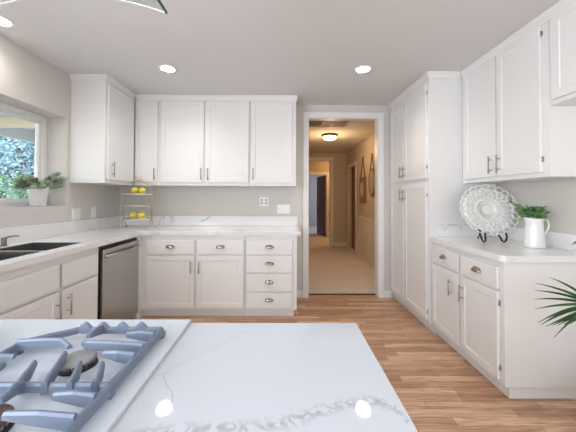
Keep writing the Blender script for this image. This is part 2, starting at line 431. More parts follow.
# dark door in the right hall wall, set in its casing
b = NB()
fr = F((HX1, DY0, 0), (0, 1), (-1, 0))
fbox(b, fr, -.08, .004, .004, DZ+.08, 0, .018, .003); fbox(b, fr, DY1-DY0-.004, DY1-DY0+.08, .004, DZ+.08, 0, .018, .003); fbox(b, fr, .004, DY1-DY0-.004, DZ-.004, DZ+.08, 0, .018, .003)
struct('trim_5', b, 'cream')
d5 = sempty('door_1', (HX1+.08, DY0+.01, .01))
b = NB(); fr2 = F((HX1+.075, DY0+.006, 0), (0, 1), (-1, 0))
fbox(b, fr2, 0, DY1-DY0-.012, .012, DZ-.008, -.035, 0, .002); struct('door_leaf', b, 'darkdoor', d5)
b = NB()
for u0, u1 in ((.10, .33), (.39, .62)):
    for v0, v1 in ((.2, .9), (1.05, 1.85)): fbox(b, fr2, u0, u1, v0, v1, 0, .008, .004)
struct('door_panel', b, 'darkdoor', d5)
b = NB()
for z in (.3, 1.05, 1.8): fbox(b, fr2, DY1-DY0-.035, DY1-DY0-.014, z, z+.09, 0, .016, .002)
struct('hinge', b, 'brass', d5)
# open brown door of the room at the end
bd = thing('bedroom_door', 'dark brown panelled door standing open in the far doorway at the end of the hallway', 'door', (1.375, GY+.14, .006))
dv = Vector((-.17, .74, 0)).normalized(); frd = F((1.375, GY+.14, 0), (dv.x, dv.y), (-dv.y, dv.x))
b = NB(); fbox(b, frd, 0, .78, .012, 2.03, -.02, .02, .002); obj('leaf', b, 'darkdoor', bd)
b = NB()
for u0, u1 in ((.10, .35), (.43, .68)):
    for v0, v1 in ((.18, .85), (1.0, 1.88)):
        fbox(b, frd, u0, u1, v0, v1, .02, .028, .005)
obj('raised_panel', b, 'darkdoor', bd)
b = NB(); ball(b, frd.p(.72, .95, .06), .028); tube(b, [frd.p(.72, .95, .02), frd.p(.72, .95, .06)], .01); obj('door_knob', b, 'brass', bd)

# return-air grille in hall ceiling
gr = thing('ceiling_grille', 'brownish grey slatted air return grille in the hallway ceiling near the kitchen opening', 'vent', (.62, 4.16, HZ-.03))
b = NB(); gx0, gx1, gy0, gy1 = .22, 1.03, 4.02, 4.62
for x0, x1, y0, y1 in ((gx0, gx1, gy0, gy0+.035), (gx0, gx1, gy1-.035, gy1), (gx0, gx0+.035, gy0+.035, gy1-.035), (gx1-.035, gx1, gy0+.035, gy1-.035), (.60, .625, gy0+.035, gy1-.035)):
    box(b, x0, x1, y0, y1, HZ-.022, HZ, .003)
obj('frame', b, 'grille', gr)
b = NB(); x = gx0+.045
while x < gx1-.05:
    if not (.585 < x < .63): box(b, x, x+.011, gy0+.035, gy1-.035, HZ-.018, HZ-.004)
    x += .034
obj('slats', b, 'grille', gr)
b = NB(); box(b, gx0+.03, gx1-.03, gy0+.03, gy1-.03, HZ-.003, HZ-.001); obj('duct_backing', b, 'slotdark', gr)

# hall dome lamp
hl = thing('ceiling_dome_light', 'lit frosted glass dome light with bronze rim on the hallway ceiling', 'ceiling light', (.86, 5.25, HZ))
b = NB(); lathe(b, [(.02, HZ), (.145, HZ), (.155, HZ-.02), (.142, HZ-.04), (.02, HZ-.04)], (.86, 5.25, 0), 32); obj('rim', b, 'bronze', hl)
b = NB(); lathe(b, [(.128, HZ-.041), (.124, HZ-.058), (.103, HZ-.083), (.06, HZ-.100), (.01, HZ-.105)], (.86, 5.25, 0), 32); obj('dome', b, 'dome', hl)
def point(name, loc, power, col, r=.1, parent=None):
    d = bpy.data.lights.new(name, 'POINT'); d.energy = power; d.color = col; d.shadow_soft_size = r
    o = bpy.data.objects.new(name, d); COL.objects.link(o); o.location = Vector(loc)-(wl_(parent) if parent else Vector())
    if parent: o.parent = parent
point('dome_bulb', (.86, 5.25, HZ-.30), 12.5, (1, .68, .38), .1, hl)
point('landing_bulb', (2.0, 8.3, 2.2), 22, (1, .62, .28), .1)
area('bedroom_window_daylight', (2.9, 11, 1.5), (0, math.radians(90), 0), 1.4, 1.2, 30, (.95, .95, 1))

# hanging mirrors on the right hall wall
def hang(frw, yc, ztop, zt, dy, name, label, kind):
    t = thing(name, label, 'mirror', (HX1-.001, yc, zt), 'mirrors hanging on the hallway wall')
    fr = F((HX1-.002, yc, 0), (0, 1), (-1, 0))
    if kind == 'rect':
        zb = zt-.52; w = .20; b = NB()
        fbox(b, fr, -w, w, zb, zt, .0, .012, .003)
        for u0, u1, v0, v1 in ((-w, w, zb, zb+.09), (-w, w, zt-.09, zt), (-w, -w+.06, zb+.09, zt-.09), (w-.06, w, zb+.09, zt-.09)): fbox(b, fr, u0, u1, v0, v1, .012, .035, .006)
        for k in range(28):
            a = 2*PI*k/28; ball(b, fr.p(.15*math.cos(a), (zb+zt)/2+.19*math.sin(a), .034), .018, seg=8)
        obj('carved_frame', b, 'carved', t)
        b = NB(); P = [fr.p(.125*math.cos(2*PI*k/32), (zb+zt)/2+.165*math.sin(2*PI*k/32), .040) for k in range(32)]
        f = b.faces.new([b.verts.new(p) for p in P]); r_ = bmesh.ops.extrude_face_region(b, geom=[f])
        bmesh.ops.translate(b, vec=fr.n*-.005, verts=[v for v in r_['geom'] if isinstance(v, bmesh.types.BMVert)])
        obj('mirror_glass', b, 'mirror', t)
    else:
        h = .245; w = .16; zc = zt-h; b = NB()
        tube(b, [fr.p(w*math.cos(2*PI*k/32), zc+h*math.sin(2*PI*k/32), .022) for k in range(32)], .022, 8, True)
        obj('oval_frame', b, 'carved', t)
        b = NB(); f = b.faces.new([b.verts.new(fr.p((w-.005)*math.cos(2*PI*k/32), zc+(h-.005)*math.sin(2*PI*k/32), .030)) for k in range(32)])
        r_ = bmesh.ops.extrude_face_region(b, geom=[f]); bmesh.ops.translate(b, vec=fr.n*-.006, verts=[v for v in r_['geom'] if isinstance(v, bmesh.types.BMVert)])
        obj('mirror_glass', b, 'mirror', t)
    b = NB(); tube(b, [fr.p(-dy, zt-.01, .02), fr.p(0, ztop, .02), fr.p(dy, zt-.01, .02)], .009, 6); obj('hanging_strap', b, 'strap', t)
    b = NB(); ball(b, fr.p(0, ztop, .02), .018, seg=10); obj('wall_hook', b, 'bronze', t)
hang(None, 5.82, 2.14, 1.73, .16, 'hanging_mirror', 'carved rectangular wooden mirror hung by a brown strap on the hallway wall', 'rect')
hang(None, 5.20, 2.11, 1.83, .12, 'hanging_mirror', 'round-ended oval mirror in brown frame hung by a strap, nearer the kitchen', 'oval')

# ------------------------------------------------------------------ outside the window
b = NB(); box(b, -16, XL-.3, -8, 14, -.25, -.05); struct('ground', b, 'ground')
pc = thing('patio_cover', 'grey boarded patio roof with cream rafters outside the left window', 'patio roof', (-3.2, 2.5, 2.2))
b = NB()
x = -4.1
while x < XL-.32:
    box(b, x, min(x+.19, XL-.31), -1, 8, 2.36+(x+4.1)*.05, 2.375+(x+4.1)*.05); x += .195
obj('roof_boards', b, 'patio', pc)
b = NB(); box(b, -4.16, -4.10, -1, 8, 2.18, 2.42, .004); obj('fascia', b, 'patio', pc)
for k in range(9):
    y = -.2+k*.98; b = NB(); box(b, -4.10, XL-.31, y, y+.05, 2.22, 2.355, .003); obj('rafter', b, 'rafter', pc)
for y in (-.5, 7.5):
    b = NB(); box(b, -4.15, -4.06, y, y+.09, -.05, 2.2, .004); obj('post', b, 'rafter', pc)
def leaves(bm, c, r, n, s0, s1, flat=0):
    for _ in range(n):
        while True:
            v = Vector((random.uniform(-1, 1), random.uniform(-1, 1), random.uniform(-1, 1)))
            if .25 < v.length < 1: break
        p = Vector(c)+Vector((v.x*r[0], v.y*r[1], v.z*r[2]))
        d = Vector((random.gauss(0, 1), random.gauss(0, 1), random.gauss(0, .7))).normalized()
        q = d.cross(Vector((random.gauss(0, 1), random.gauss(0, 1), random.gauss(0, 1)))).normalized()
        s = random.uniform(s0, s1); w = q*s*.28; e = d*s
        vs = [bm.verts.new(p), bm.verts.new(p+e*.5+w), bm.verts.new(p+e), bm.verts.new(p+e*.5-w)]
        bm.faces.new(vs)
def tree(name, label, x, y, h, cr, n, m_, s=(.08, .17)):
    t = thing(name, label, 'tree' if name != 'garden_shrub' else 'shrub', (x, y, -.05))
    b = NB(); tube(b, [(x, y, -.05), (x+.05, y+.08, h*.35), (x-.03, y, h*.7)], .09 if h > 2.5 else .03, 8, r2=.03)
    tips = []
    for k in range(22):
        a = random.uniform(0, 2*PI); z0 = h*random.uniform(.2, .65)
        e = Vector((x+cr*random.uniform(.4, 1)*math.cos(a), y+cr*random.uniform(.4, 1)*math.sin(a), z0+h*random.uniform(.05, .35)))
        mid = (Vector((x, y, z0))+e)/2+Vector((0, 0, .1)); tube(b, [(x, y, z0), mid, e], .03, 5, r2=.008); tips.append(e)
    obj('trunk', b, 'bark', t)
    b = NB()
    for e in tips: leaves(b, e, (cr*.45, cr*.45, h*.16), n//len(tips), *s)
    leaves(b, (x, y, h*.6), (cr, cr, h*.42), n//3, *s)
    obj('foliage', b, m_, t)
tree('garden_tree', 'bluish green tree filling the left window behind the glass', -7.0, 7.4, 4.4, 1.5, 16000, 'leafblue', (.05, .12))
tree('garden_tree', 'taller bluish green tree farther back beyond the nearer tree', -11.5, 12.0, 6.0, 2.2, 8000, 'leafblue', (.10, .2))
tree('garden_shrub', 'low green shrub below the tree outside the window', -4.9, 5.05, 1.75, .5, 3600, 'leafgreen', (.04, .08))

# ------------------------------------------------------------------ cabinets
def bar_pull(parent, fr, u, v0, v1, w, vert=True):
    b = NB(); r = .0055
    a, c = (fr.p(u, v0, w+.03), fr.p(u, v1, w+.03))
    tube(b, [a, c], r, 10)
    for v in (v0+(v1-v0)*.2, v1-(v1-v0)*.2): tube(b, [fr.p(u, v, w), fr.p(u, v, w+.03)], .0045, 8)
    obj('handle', b, 'nickel', parent)
def cup_pull(parent, fr, u, v, w):
    b = NB(); Wd, Hh, D = .043, .026, .024; na, nb = 16, 8; grid = []
    for thick in (0, .002):
        g = []
        for i in range(na+1):
            a = PI*i/na; row = []
            for j in range(nb+1):
                q = (PI/2)*j/nb*1.12
                row.append(b.verts.new(fr.p(u+(Wd-thick)*math.cos(a), v-.006+math.sin(a)**.6*(Hh-thick)*math.cos(q), w+.001+math.sin(a)**.6*(D-thick)*math.sin(q))))
            g.append(row)
        grid.append(g)
    for g in grid:
        for i in range(na):
            for j in range(nb):
                try:
                    f = b.faces.new([g[i][j], g[i+1][j], g[i+1][j+1], g[i][j+1]]); f.smooth = True
                except Exception: pass
    for i in range(na):
        b.faces.new([grid[0][i][nb], grid[0][i+1][nb], grid[1][i+1][nb], grid[1][i][nb]])
    # thin bead at the wall edge
    tube(b, [fr.p(u+(Wd+.002)*math.cos(PI*i/16), v-.006+(Hh+.002)*math.sin(PI*i/16)**.6, w+.002) for i in range(17)], .0022, 6)
    fbox(b, fr, u-Wd-.004, u+Wd+.004, v-.0085, v-.0045, w, w+.004, .001)
    bmesh.ops.recalc_face_normals(b, faces=b.faces)
    obj('cup_pull', b, 'cup', parent)
def hinge(parent, fr, u, v, w):
    b = NB(); tube(b, [fr.p(u, v-.018, w), fr.p(u, v+.018, w)], .004, 8); fbox(b, fr, u-.006, u+.006, v-.014, v+.014, w-.006, w-.002)
    obj('hinge', b, 'nickel', parent)
CROWN = [(-.060, 0), (-.060, .008), (-.050, .010), (-.045, .014), (-.022, .022), (-.016, .028), (0, .030), (0, 0)]
def cabinet(name, label, cat, fr, width, depth, v0, v1, fronts, toe=0, crown=None, hinges=(), end=0, base=None):
    """fronts: (kind, u0, u1, v0, v1, handle)"""
    c = fr.p(width/2, 0, -depth/2); t = thing(name, label, cat, (c.x, c.y, 0 if toe else v0))
    b = NB(); g = .0008
    fbox(b, fr, g, width-g, v0, v1, -depth, 0, .0015)
    obj('cabinet_body', b, 'paint', t)
    if toe:
        b = NB(); fbox(b, fr, g+end*.0, width-g-end, 0, v0-.0005, -depth, -.055 if toe == 1 else -.042); obj('toe_kick', b, 'paint', t)
    if crown is not None:
        b = NB(); prof = [(CZ-.001+v, w) for v, w in CROWN]
        prism(b, fr, prof, crown[0], crown[1], 'lo' in crown[2], 'hi' in crown[2])
        for side in crown[2]:
            if side == 'lo':
                fe = F(fr.p(0, 0, 0), (-fr.n.x, -fr.n.y), (-fr.u.x, -fr.u.y)); 
                prism(b, fe, prof, 0, crown[3], 1, 0)
            else:
                fe = F(fr.p(width, 0, 0), (-fr.n.x, -fr.n.y), (fr.u.x, fr.u.y)); prism(b, fe, prof, 0, crown[3], 1, 0)
        obj('crown_moulding', b, 'paint', t)
    for kind, u0, u1, a0, a1, h in fronts:
        b = NB()
        if kind == 'door': shaker(b, fr, u0, u1, a0, a1, .002)
        elif kind == 'flatdrawer': fbox(b, fr, u0, u1, a0, a1, .002, .021, .004)
        d = obj('door' if kind == 'door' else 'drawer', b, 'paint', t)
        if h:
            if h[0] == 'bar': bar_pull(d, fr, h[1], h[2], h[3], .021)
            else: cup_pull(d, fr, (u0+u1)/2, (a0+a1)/2+.004, .021)
        if kind == 'door':
            for hu, hvs in hinges:
                if abs(hu-u0) < .02 or abs(hu-u1) < .02:
                    for hv in hvs:
                        if a0 < hv < a1: hinge(d, fr, hu, hv, .008)
    return t
UZ = 1.435; UT = 2.445
YU = 3.335     # face plane of back uppers
UD = YB-YU-.0005
XU = -1.795    # face plane of left corner upper
frB = F((-1.795, YU, 0), (1, 0), (0, -1))
def ub(x): return x+1.795
cabinet('upper_cabinet', 'narrow single-door white upper cabinet in the corner of the back wall', 'cabinet', frB, ub(-1.4875), UD, UZ, CZ-.001,
        [('door', ub(-1.775), ub(-1.508), 1.475, UT, ('bar', ub(-1.535), 1.50, 1.64))], crown=(0, ub(-1.4875), ()))
frB2 = F((-1.4865, YU, 0), (1, 0), (0, -1)); q = lambda x: x+1.4865
cabinet('upper_cabinet', 'white two-door upper cabinet in the middle of the back wall run', 'cabinet', frB2, q(-.4095), UD, UZ, CZ-.001,
        [('door', q(-1.467), q(-.958), 1.475, UT, ('bar', q(-.985), 1.50, 1.64)), ('door', q(-.934), q(-.424), 1.475, UT, ('bar', q(-.905), 1.50, 1.64))], crown=(0, q(-.4095), ()))
frB3 = F((-.4085, YU, 0), (1, 0), (0, -1)); q = lambda x: x+.4085
cabinet('upper_cabinet', 'white single-door upper cabinet at the end beside the hallway opening', 'cabinet', frB3, q(.142), UD, UZ, CZ-.001,
        [('door', q(-.395), q(.095), 1.475, UT, ('bar', q(-.368), 1.50, 1.64))], crown=(0, q(.142)+.012, ()))
# left corner upper: end panel towards the camera, door facing right
frL = F((XU, 2.79, 0), (0, 1), (1, 0))
cabinet('upper_cabinet', 'white upper cabinet on the left wall beside the window, showing its side panel', 'cabinet', frL, YU-.022-2.79, XU-XL-.0005, UZ, CZ-.001,
        [('door', .028, YU-2.79-.04, 1.475, UT, ('bar', .085, 1.50, 1.66))], crown=(0, YU-.03-2.79, ('lo',), XU-XL-.001))

BZ0, BZ1 = .082, .889
YF = 3.018; frK = F((-1.534, YF, 0), (1, 0), (0, -1)); q = lambda x: x+1.534
dz0, dz1 = .685, .835
cabinet('base_cabinet', 'white base cabinet with two drawers over two doors along the back wall', 'cabinet', frK, q(-.4145), YB-YF-.001, BZ0, BZ1,
        [('flatdrawer', q(-1.472), q(-.957), dz0, dz1, ('cup',)), ('flatdrawer', q(-.930), q(-.430), dz0, dz1, ('cup',)),
         ('door', q(-1.472), q(-.957), .115, .668, ('bar', q(-.990), .485, .615)), ('door', q(-.930), q(-.430), .115, .668, ('bar', q(-.905), .485, .615))], toe=1)
frK2 = F((-.4135, YF, 0), (1, 0), (0, -1)); q = lambda x: x+.4135
cabinet('drawer_cabinet', 'white base cabinet with a stack of four drawers beside the hallway opening', 'cabinet', frK2, q(.142), YB-YF-.001, BZ0, BZ1,
        [('flatdrawer', q(-.398), q(.092), a, c, ('cup',)) for a, c in ((.685, .835), (.495, .668), (.290, .478), (.112, .273))], toe=1, end=.03)
# left run
XF = -1.535
frS = F((XF, 1.28, 0), (0, 1), (1, 0)); q = lambda y: y-1.28
cabinet('sink_cabinet', 'white sink base cabinet with two doors under the window, left of the dishwasher', 'cabinet', frS, q(2.325), XF-XL-.001, BZ0, BZ1-.235,
        [('flatdrawer', q(1.31), q(1.905), .675, .835, None), ('flatdrawer', q(1.932), q(2.292), .675, .835, None),
         ('door', q(1.31), q(1.905), .115, .655, ('bar', q(1.880), .455, .60)), ('door', q(1.932), q(2.292), .115, .655, ('bar', q(1.972), .475, .62))], toe=1)
fs = [o for o in bpy.data.objects if o.name.startswith('sink_cabinet')][0]
b = NB()   # upper rails of the sink cabinet around the hanging bowls
fbox(b, frS, .0008, q(2.325)-.0008, BZ1-.2345, BZ1, -.018, 0, .0015); fbox(b, frS, .0008, .018, BZ1-.2345, BZ1, XL-XF+.001, -.018); fbox(b, frS, q(2.325)-.018, q(2.325)-.0008, BZ1-.2345, BZ1, XL-XF+.001, -.018)
obj('upper_frame', b, 'paint', fs)
frS2 = F((XF, .32, 0), (0, 1), (1, 0))
cabinet('base_cabinet', 'white base cabinet on the left wall nearest the camera', 'cabinet', frS2, .959, XF-XL-.001, BZ0, BZ1,
        [('flatdrawer', .02, .465, .675, .835, ('cup',)), ('flatdrawer', .49, .94, .675, .835, ('cup',)), ('door', .02, .465, .115, .655, ('bar', .43, .455, .60)), ('door', .49, .94, .115, .655, ('bar', .525, .455, .60))], toe=1)
# filler beside the dishwasher in the corner
b = NB(); box(b, -1.62, XF+.004, 2.935, YF-.001, .0, BZ1, .001); box(b, -1.60, -1.5345, YF-.001, YF+.08, 0, .08); tag(obj('corner_filler', b, 'paint'), 'white filler strip between the dishwasher and the back base cabinets', 'filler panel')

# dishwasher
dw = thing('dishwasher', 'stainless steel dishwasher with a curved bar handle under the left counter', 'dishwasher', (-1.8, 2.6, 0))
frD = F((XF, 2.326, 0), (0, 1), (1, 0)); DWW = .605
b = NB(); fbox(b, frD, .004, DWW, .10, .885, -.57, -.012); obj('tub', b, 'black', dw)
b = NB(); fbox(b, frD, .030, DWW-.004, .095, .850, -.010, .022, .004); obj('door', b, 'steel', dw)
b = NB(); fbox(b, frD, .05, DWW-.03, .0, .092, -.45, -.05); obj('toe_kick', b, 'black', dw)
b = NB(); pts = [frD.p(.055+(DWW-.10)*k/16, .790, .036+.026*math.sin(PI*k/16)) for k in range(17)]
tube(b, pts, .015, 10)
for k in (0, 16): tube(b, [pts[k]-frD.n*.016, pts[k]], .010, 8)
obj('handle', b, 'steel', dw)

# countertops
def slab_poly(bm, poly, z0, z1, hole=None):
    """horizontal slab; hole is handled by splitting into boxes beforehand"""
    a = [bm.verts.new((x, y, z0)) for x, y in poly]; c = [bm.verts.new((x, y, z1)) for x, y in poly]; k = len(poly)
    fs = [bm.faces.new(a[::-1]), bm.faces.new(c)]+[bm.faces.new([a[i], a[(i+1) % k], c[(i+1) % k], c[i]]) for i in range(k)]
    bmesh.ops.recalc_face_normals(bm, faces=fs)
CE = XF+.03   # left counter edge
SX0, SX1, SY0, SY1 = -2.02, -1.62, 1.47, 2.27
wt = thing('countertop', 'white veined quartz countertop wrapping the left and back walls', 'countertop', (-1.2, 3.3, BZ1+.001))
b = NB(); z0, z1 = BZ1+.001, CT
ye = YF-.03
slab_poly(b, [(XL+.001, SY1), (CE, SY1), (CE, ye), (.182, ye), (.182, YB-.001), (XL+.001, YB-.001)], z0, z1)
box(b, XL+.001, SX0, .29, SY1, z0, z1); box(b, SX1, CE, .29, SY1, z0, z1); box(b, SX0, SX1, .29, SY0, z0, z1)
o = obj('worktop', b, 'quartz', wt)
b = NB(); box(b, XL+.001, XL+.021, .29, YB-.001, CT+.0005, 1.055, .002); obj('left_backsplash', b, 'quartz', wt)
b = NB(); box(b, XL+.022, .178, YB-.021, YB-.001, CT+.0005, 1.055, .002); obj('back_backsplash', b, 'quartz', wt)
# sink
sk = thing('sink', 'stainless steel double-bowl undermount sink below the window', 'sink', ((SX0+SX1)/2, (SY0+SY1)/2, .70))
def bowl(x0, x1, y0, y1):
    b = NB(); t = .004; zt = CT-.003; zb = .70; x0 += .006; x1 -= .006; y0 += .006; y1 -= .006
    box(b, x0-t, x0, y0-t, y1+t, zb, zt); box(b, x1, x1+t, y0-t, y1+t, zb, zt); box(b, x0, x1, y0-t, y0, zb, zt); box(b, x0, x1, y1, y1+t, zb, zt); box(b, x0-t, x1+t, y0-t, y1+t, zb-t, zb)
    o = obj('bowl', b, 'sink', sk)
    b = NB(); lathe(b, [(.01, zb+.001), (.04, zb+.001), (.045, zb+.004), (.035, zb+.005), (.01, zb+.003)], ((x0+x1)/2, (y0+y1)/2, 0), 20); obj('drain', b, 'steel', o)
YD = 1.915
bowl(SX0, SX1, SY0, YD-.012); bowl(SX0, SX1, YD+.012, SY1)
b = NB(); box(b, SX0+.002, SX1-.002, YD-.019, YD+.019, .75, CT-.003, .004); obj('divider', b, 'steel', sk)
# faucet
fa = thing('faucet', 'small brushed nickel lever faucet behind the sink', 'faucet', (-2.075, 2.16, CT))
fx_, fy_ = -2.075, 2.085
b = NB(); lathe(b, [(.01, CT+.0005), (.022, CT+.0005), (.022, CT+.006), (.016, CT+.010), (.016, CT+.055), (.012, CT+.062), (.004, CT+.064)], (fx_, fy_, 0), 20); obj('body', b, 'faucet', fa)
b = NB(); tube(b, [(fx_, fy_, CT+.056), (fx_+.02, fy_+.02, CT+.066), (fx_+.045, fy_+.045, CT+.070), (fx_+.058, fy_+.058, CT+.066)], .0065, 8, r2=.0045); obj('lever', b, 'faucet', fa)
b = NB(); tube(b, [(fx_+.01, fy_-.005, CT+.028), (fx_+.030, fy_-.015, CT+.022), (fx_+.034, fy_-.018, CT+.006)], .006, 8); obj('spout', b, 'faucet', fa)

# ------------------------------------------------------------------ right side
XT = 1.40; YT = 2.672; XV_ = 1.725-.03
frT = F((XT, YB-.016, 0), (0, -1), (-1, 0)); PW = YB-.016-YT   # u runs towards the camera
q = lambda y: YB-.016-y
cabinet('pantry_cabinet', 'tall white pantry cabinet with four doors beside the hallway opening', 'cabinet', frT, PW, XR-XT-.001, .09, CZ-.001,
        [('door', q(3.595), q(3.215), 1.49, 2.40, ('bar', q(3.245), 1.525, 1.655)), ('door', q(3.185), q(2.705), 1.49, 2.40, ('bar', q(3.155), 1.525, 1.655)),
         ('door', q(3.595), q(3.215), .125, 1.445, ('bar', q(3.245), 1.26, 1.39)), ('door', q(3.185), q(2.705), .125, 1.445, ('bar', q(3.155), 1.26, 1.39))],
        toe=2, crown=(0, PW, ('hi',), XV_-XT-.001), hinges=((q(2.702), (2.33, 1.60, .2, 1.33)),))
XB = 1.425
frR = F((XB, YT-.001, 0), (0, -1), (-1, 0)); q = lambda y: YT-.001-y; RW = q(1.795)
cabinet('base_cabinet', 'white base cabinet with two cup-pull drawers and two doors on the right wall', 'cabinet', frR, RW, XR-XB-.001, BZ0, BZ1,
        [('flatdrawer', q(2.645), q(2.245), .700, .845, ('cup',)), ('flatdrawer', q(2.215), q(1.835), .700, .845, ('cup',)),
         ('door', q(2.645), q(2.245), .11, .682, ('bar', q(2.325), .49, .62)), ('door', q(2.215), q(1.835), .11, .682, ('bar', q(2.185), .49, .62))],
        toe=2, hinges=((q(1.832), (.19, .61)),), end=.02)
ct = thing('countertop', 'white veined quartz countertop on the right wall under the platter and pitcher', 'countertop', (1.72, 2.2, BZ1+.001))
b = NB(); slab_poly(b, [(XB-.028, YT-.001), (XB-.028, 1.80), (XB-.003, 1.775), (XR-.001, 1.775), (XR-.001, YT-.001)], BZ1+.001, CT); obj('worktop', b, 'quartz', ct)
b = NB(); box(b, XR-.021, XR-.001, 1.775, YT-.022, CT+.0005, 1.045, .002); obj('side_backsplash', b, 'quartz', ct)
b = NB(); box(b, XB+.02, XR-.001, YT-.021, YT-.0015, CT+.0005, 1.045, .002); obj('return_backsplash', b, 'quartz', ct)
XV = 1.725
frV = F((XV, YT-.001, 0), (0, -1), (-1, 0)); VW = q(1.785)
cabinet('upper_cabinet', 'white two-door upper cabinet on the right wall above the platter', 'cabinet', frV, VW, XR-XV-.001, UZ+.005, CZ-.001,
        [('door', q(2.62), q(2.232), 1.475, 2.455, ('bar', q(2.268), 1.50, 1.64)), ('door', q(2.215), q(1.838), 1.475, 2.455, ('bar', q(2.182), 1.50, 1.64))],
        crown=(0, VW, ()), hinges=((q(1.834), (2.40, 1.56)),))
frO = F((XV, 1.784, 0), (0, -1), (-1, 0))
cabinet('bridge_cabinet', 'short white cabinet high on the right wall at the picture edge', 'cabinet', frO, .92, XR-XV-.001, 1.90, CZ-.001,
        [('door', .03, .45, 1.928, 2.455, ('bar', .42, 1.95, 2.08)), ('door', .475, .89, 1.928, 2.455, ('bar', .50, 1.95, 2.08))], crown=(0, .92, ()))

# ------------------------------------------------------------------ island, cooktop and hood
IZ = .913; IX0, IX1, IY0, IY1 = -1.12, .2236, .10, .863
il = thing('island_cabinet', 'white kitchen island base under the quartz worktop with the cooktop', 'island', (-.45, .48, 0))
b = NB(); box(b, IX0+.03, IX1-.03, IY0+.03, IY1-.03, .09, IZ-.042, .002); obj('cabinet_body', b, 'paint', il)
b = NB(); box(b, IX0+.08, IX1-.08, IY0+.08, IY1-.08, 0, .0895); obj('toe_kick', b, 'paint', il)
for k in range(3):
    fi = F((IX0+.03, IY1-.03, 0), (1, 0), (0, 1)); b = NB(); u = .02+k*.42; shaker(b, fi, u, u+.40, .11, IZ-.06, .001); obj('panel', b, 'paint', il)
b = NB(); box(b, IX0, IX1, IY0, IY1, IZ-.04, IZ, .0025); tag(obj('island_countertop', b, 'island_quartz'), 'large white quartz island worktop with grey veins in the foreground', 'countertop')
KX0, KX1, KY0, KY1 = -1.045, -.283, .31, .8615
ck = thing('gas_cooktop', 'white enamel gas cooktop with blue grey iron grates on the island', 'cooktop', (-.66, .6, IZ))
b = NB(); kz = IZ+.0005; box(b, KX0, KX1, KY0, KY1, kz, kz+.011, .004)
obj('cooktop_surface', b, 'cooktop', ck)
KZ = kz+.011
b = NB(); box(b, KX0+.012, KX1-.045, KY0+.012, KY1-.04, KZ, KZ+.002, .001); obj('raised_rim', b, 'cooktop', ck)
GZ_ = KZ+.004
def U(px, py, z=.955):
    """point of the plane z seen at a photograph pixel, for plan measurements"""
    d = m.transposed() @ Vector(((px-286.04)/278.4, 1, -(py-192.86)/278.4)); k = (z-H)/d.z
    return (d.x*k, d.y*k, 0)
def burner(c, r, m_='burner'):
    b = NB(); x, y = c[0], c[1]
    lathe(b, [(.005, GZ_-.002), (r*1.05, GZ_-.002), (r*1.0, GZ_+.003), (r*.8, GZ_+.004), (r*.8, GZ_+.009), (.005, GZ_+.009)], (x, y, 0), 28)
    o = obj('burner_base', b, 'black', ck)
    b = NB()
    for k in range(26):
        a = 2*PI*k/26; p = Vector((x+r*.86*math.cos(a), y+r*.86*math.sin(a), 0)); box(b, p.x-.0022, p.x+.0022, p.y-.0022, p.y+.0022, GZ_+.003, GZ_+.0088)
    obj('flame_ring', b, 'nickel', o)
    b = NB(); lathe(b, [(.005, GZ_+.0092), (r*.92, GZ_+.0092), (r, GZ_+.012), (r*.98, GZ_+.015), (r*.85, GZ_+.017), (.005, GZ_+.0175)], (x, y, 0), 32)
    obj('burner_cap', b, m_, o)
    return o
burner((-.452, .622), .036)
burner((-.478, .445), .042, 'burner_brown')
burner((-.86, .64), .046); burner((-.86, .43), .036)
ZT = IZ+.052; Z0 = GZ_+.010
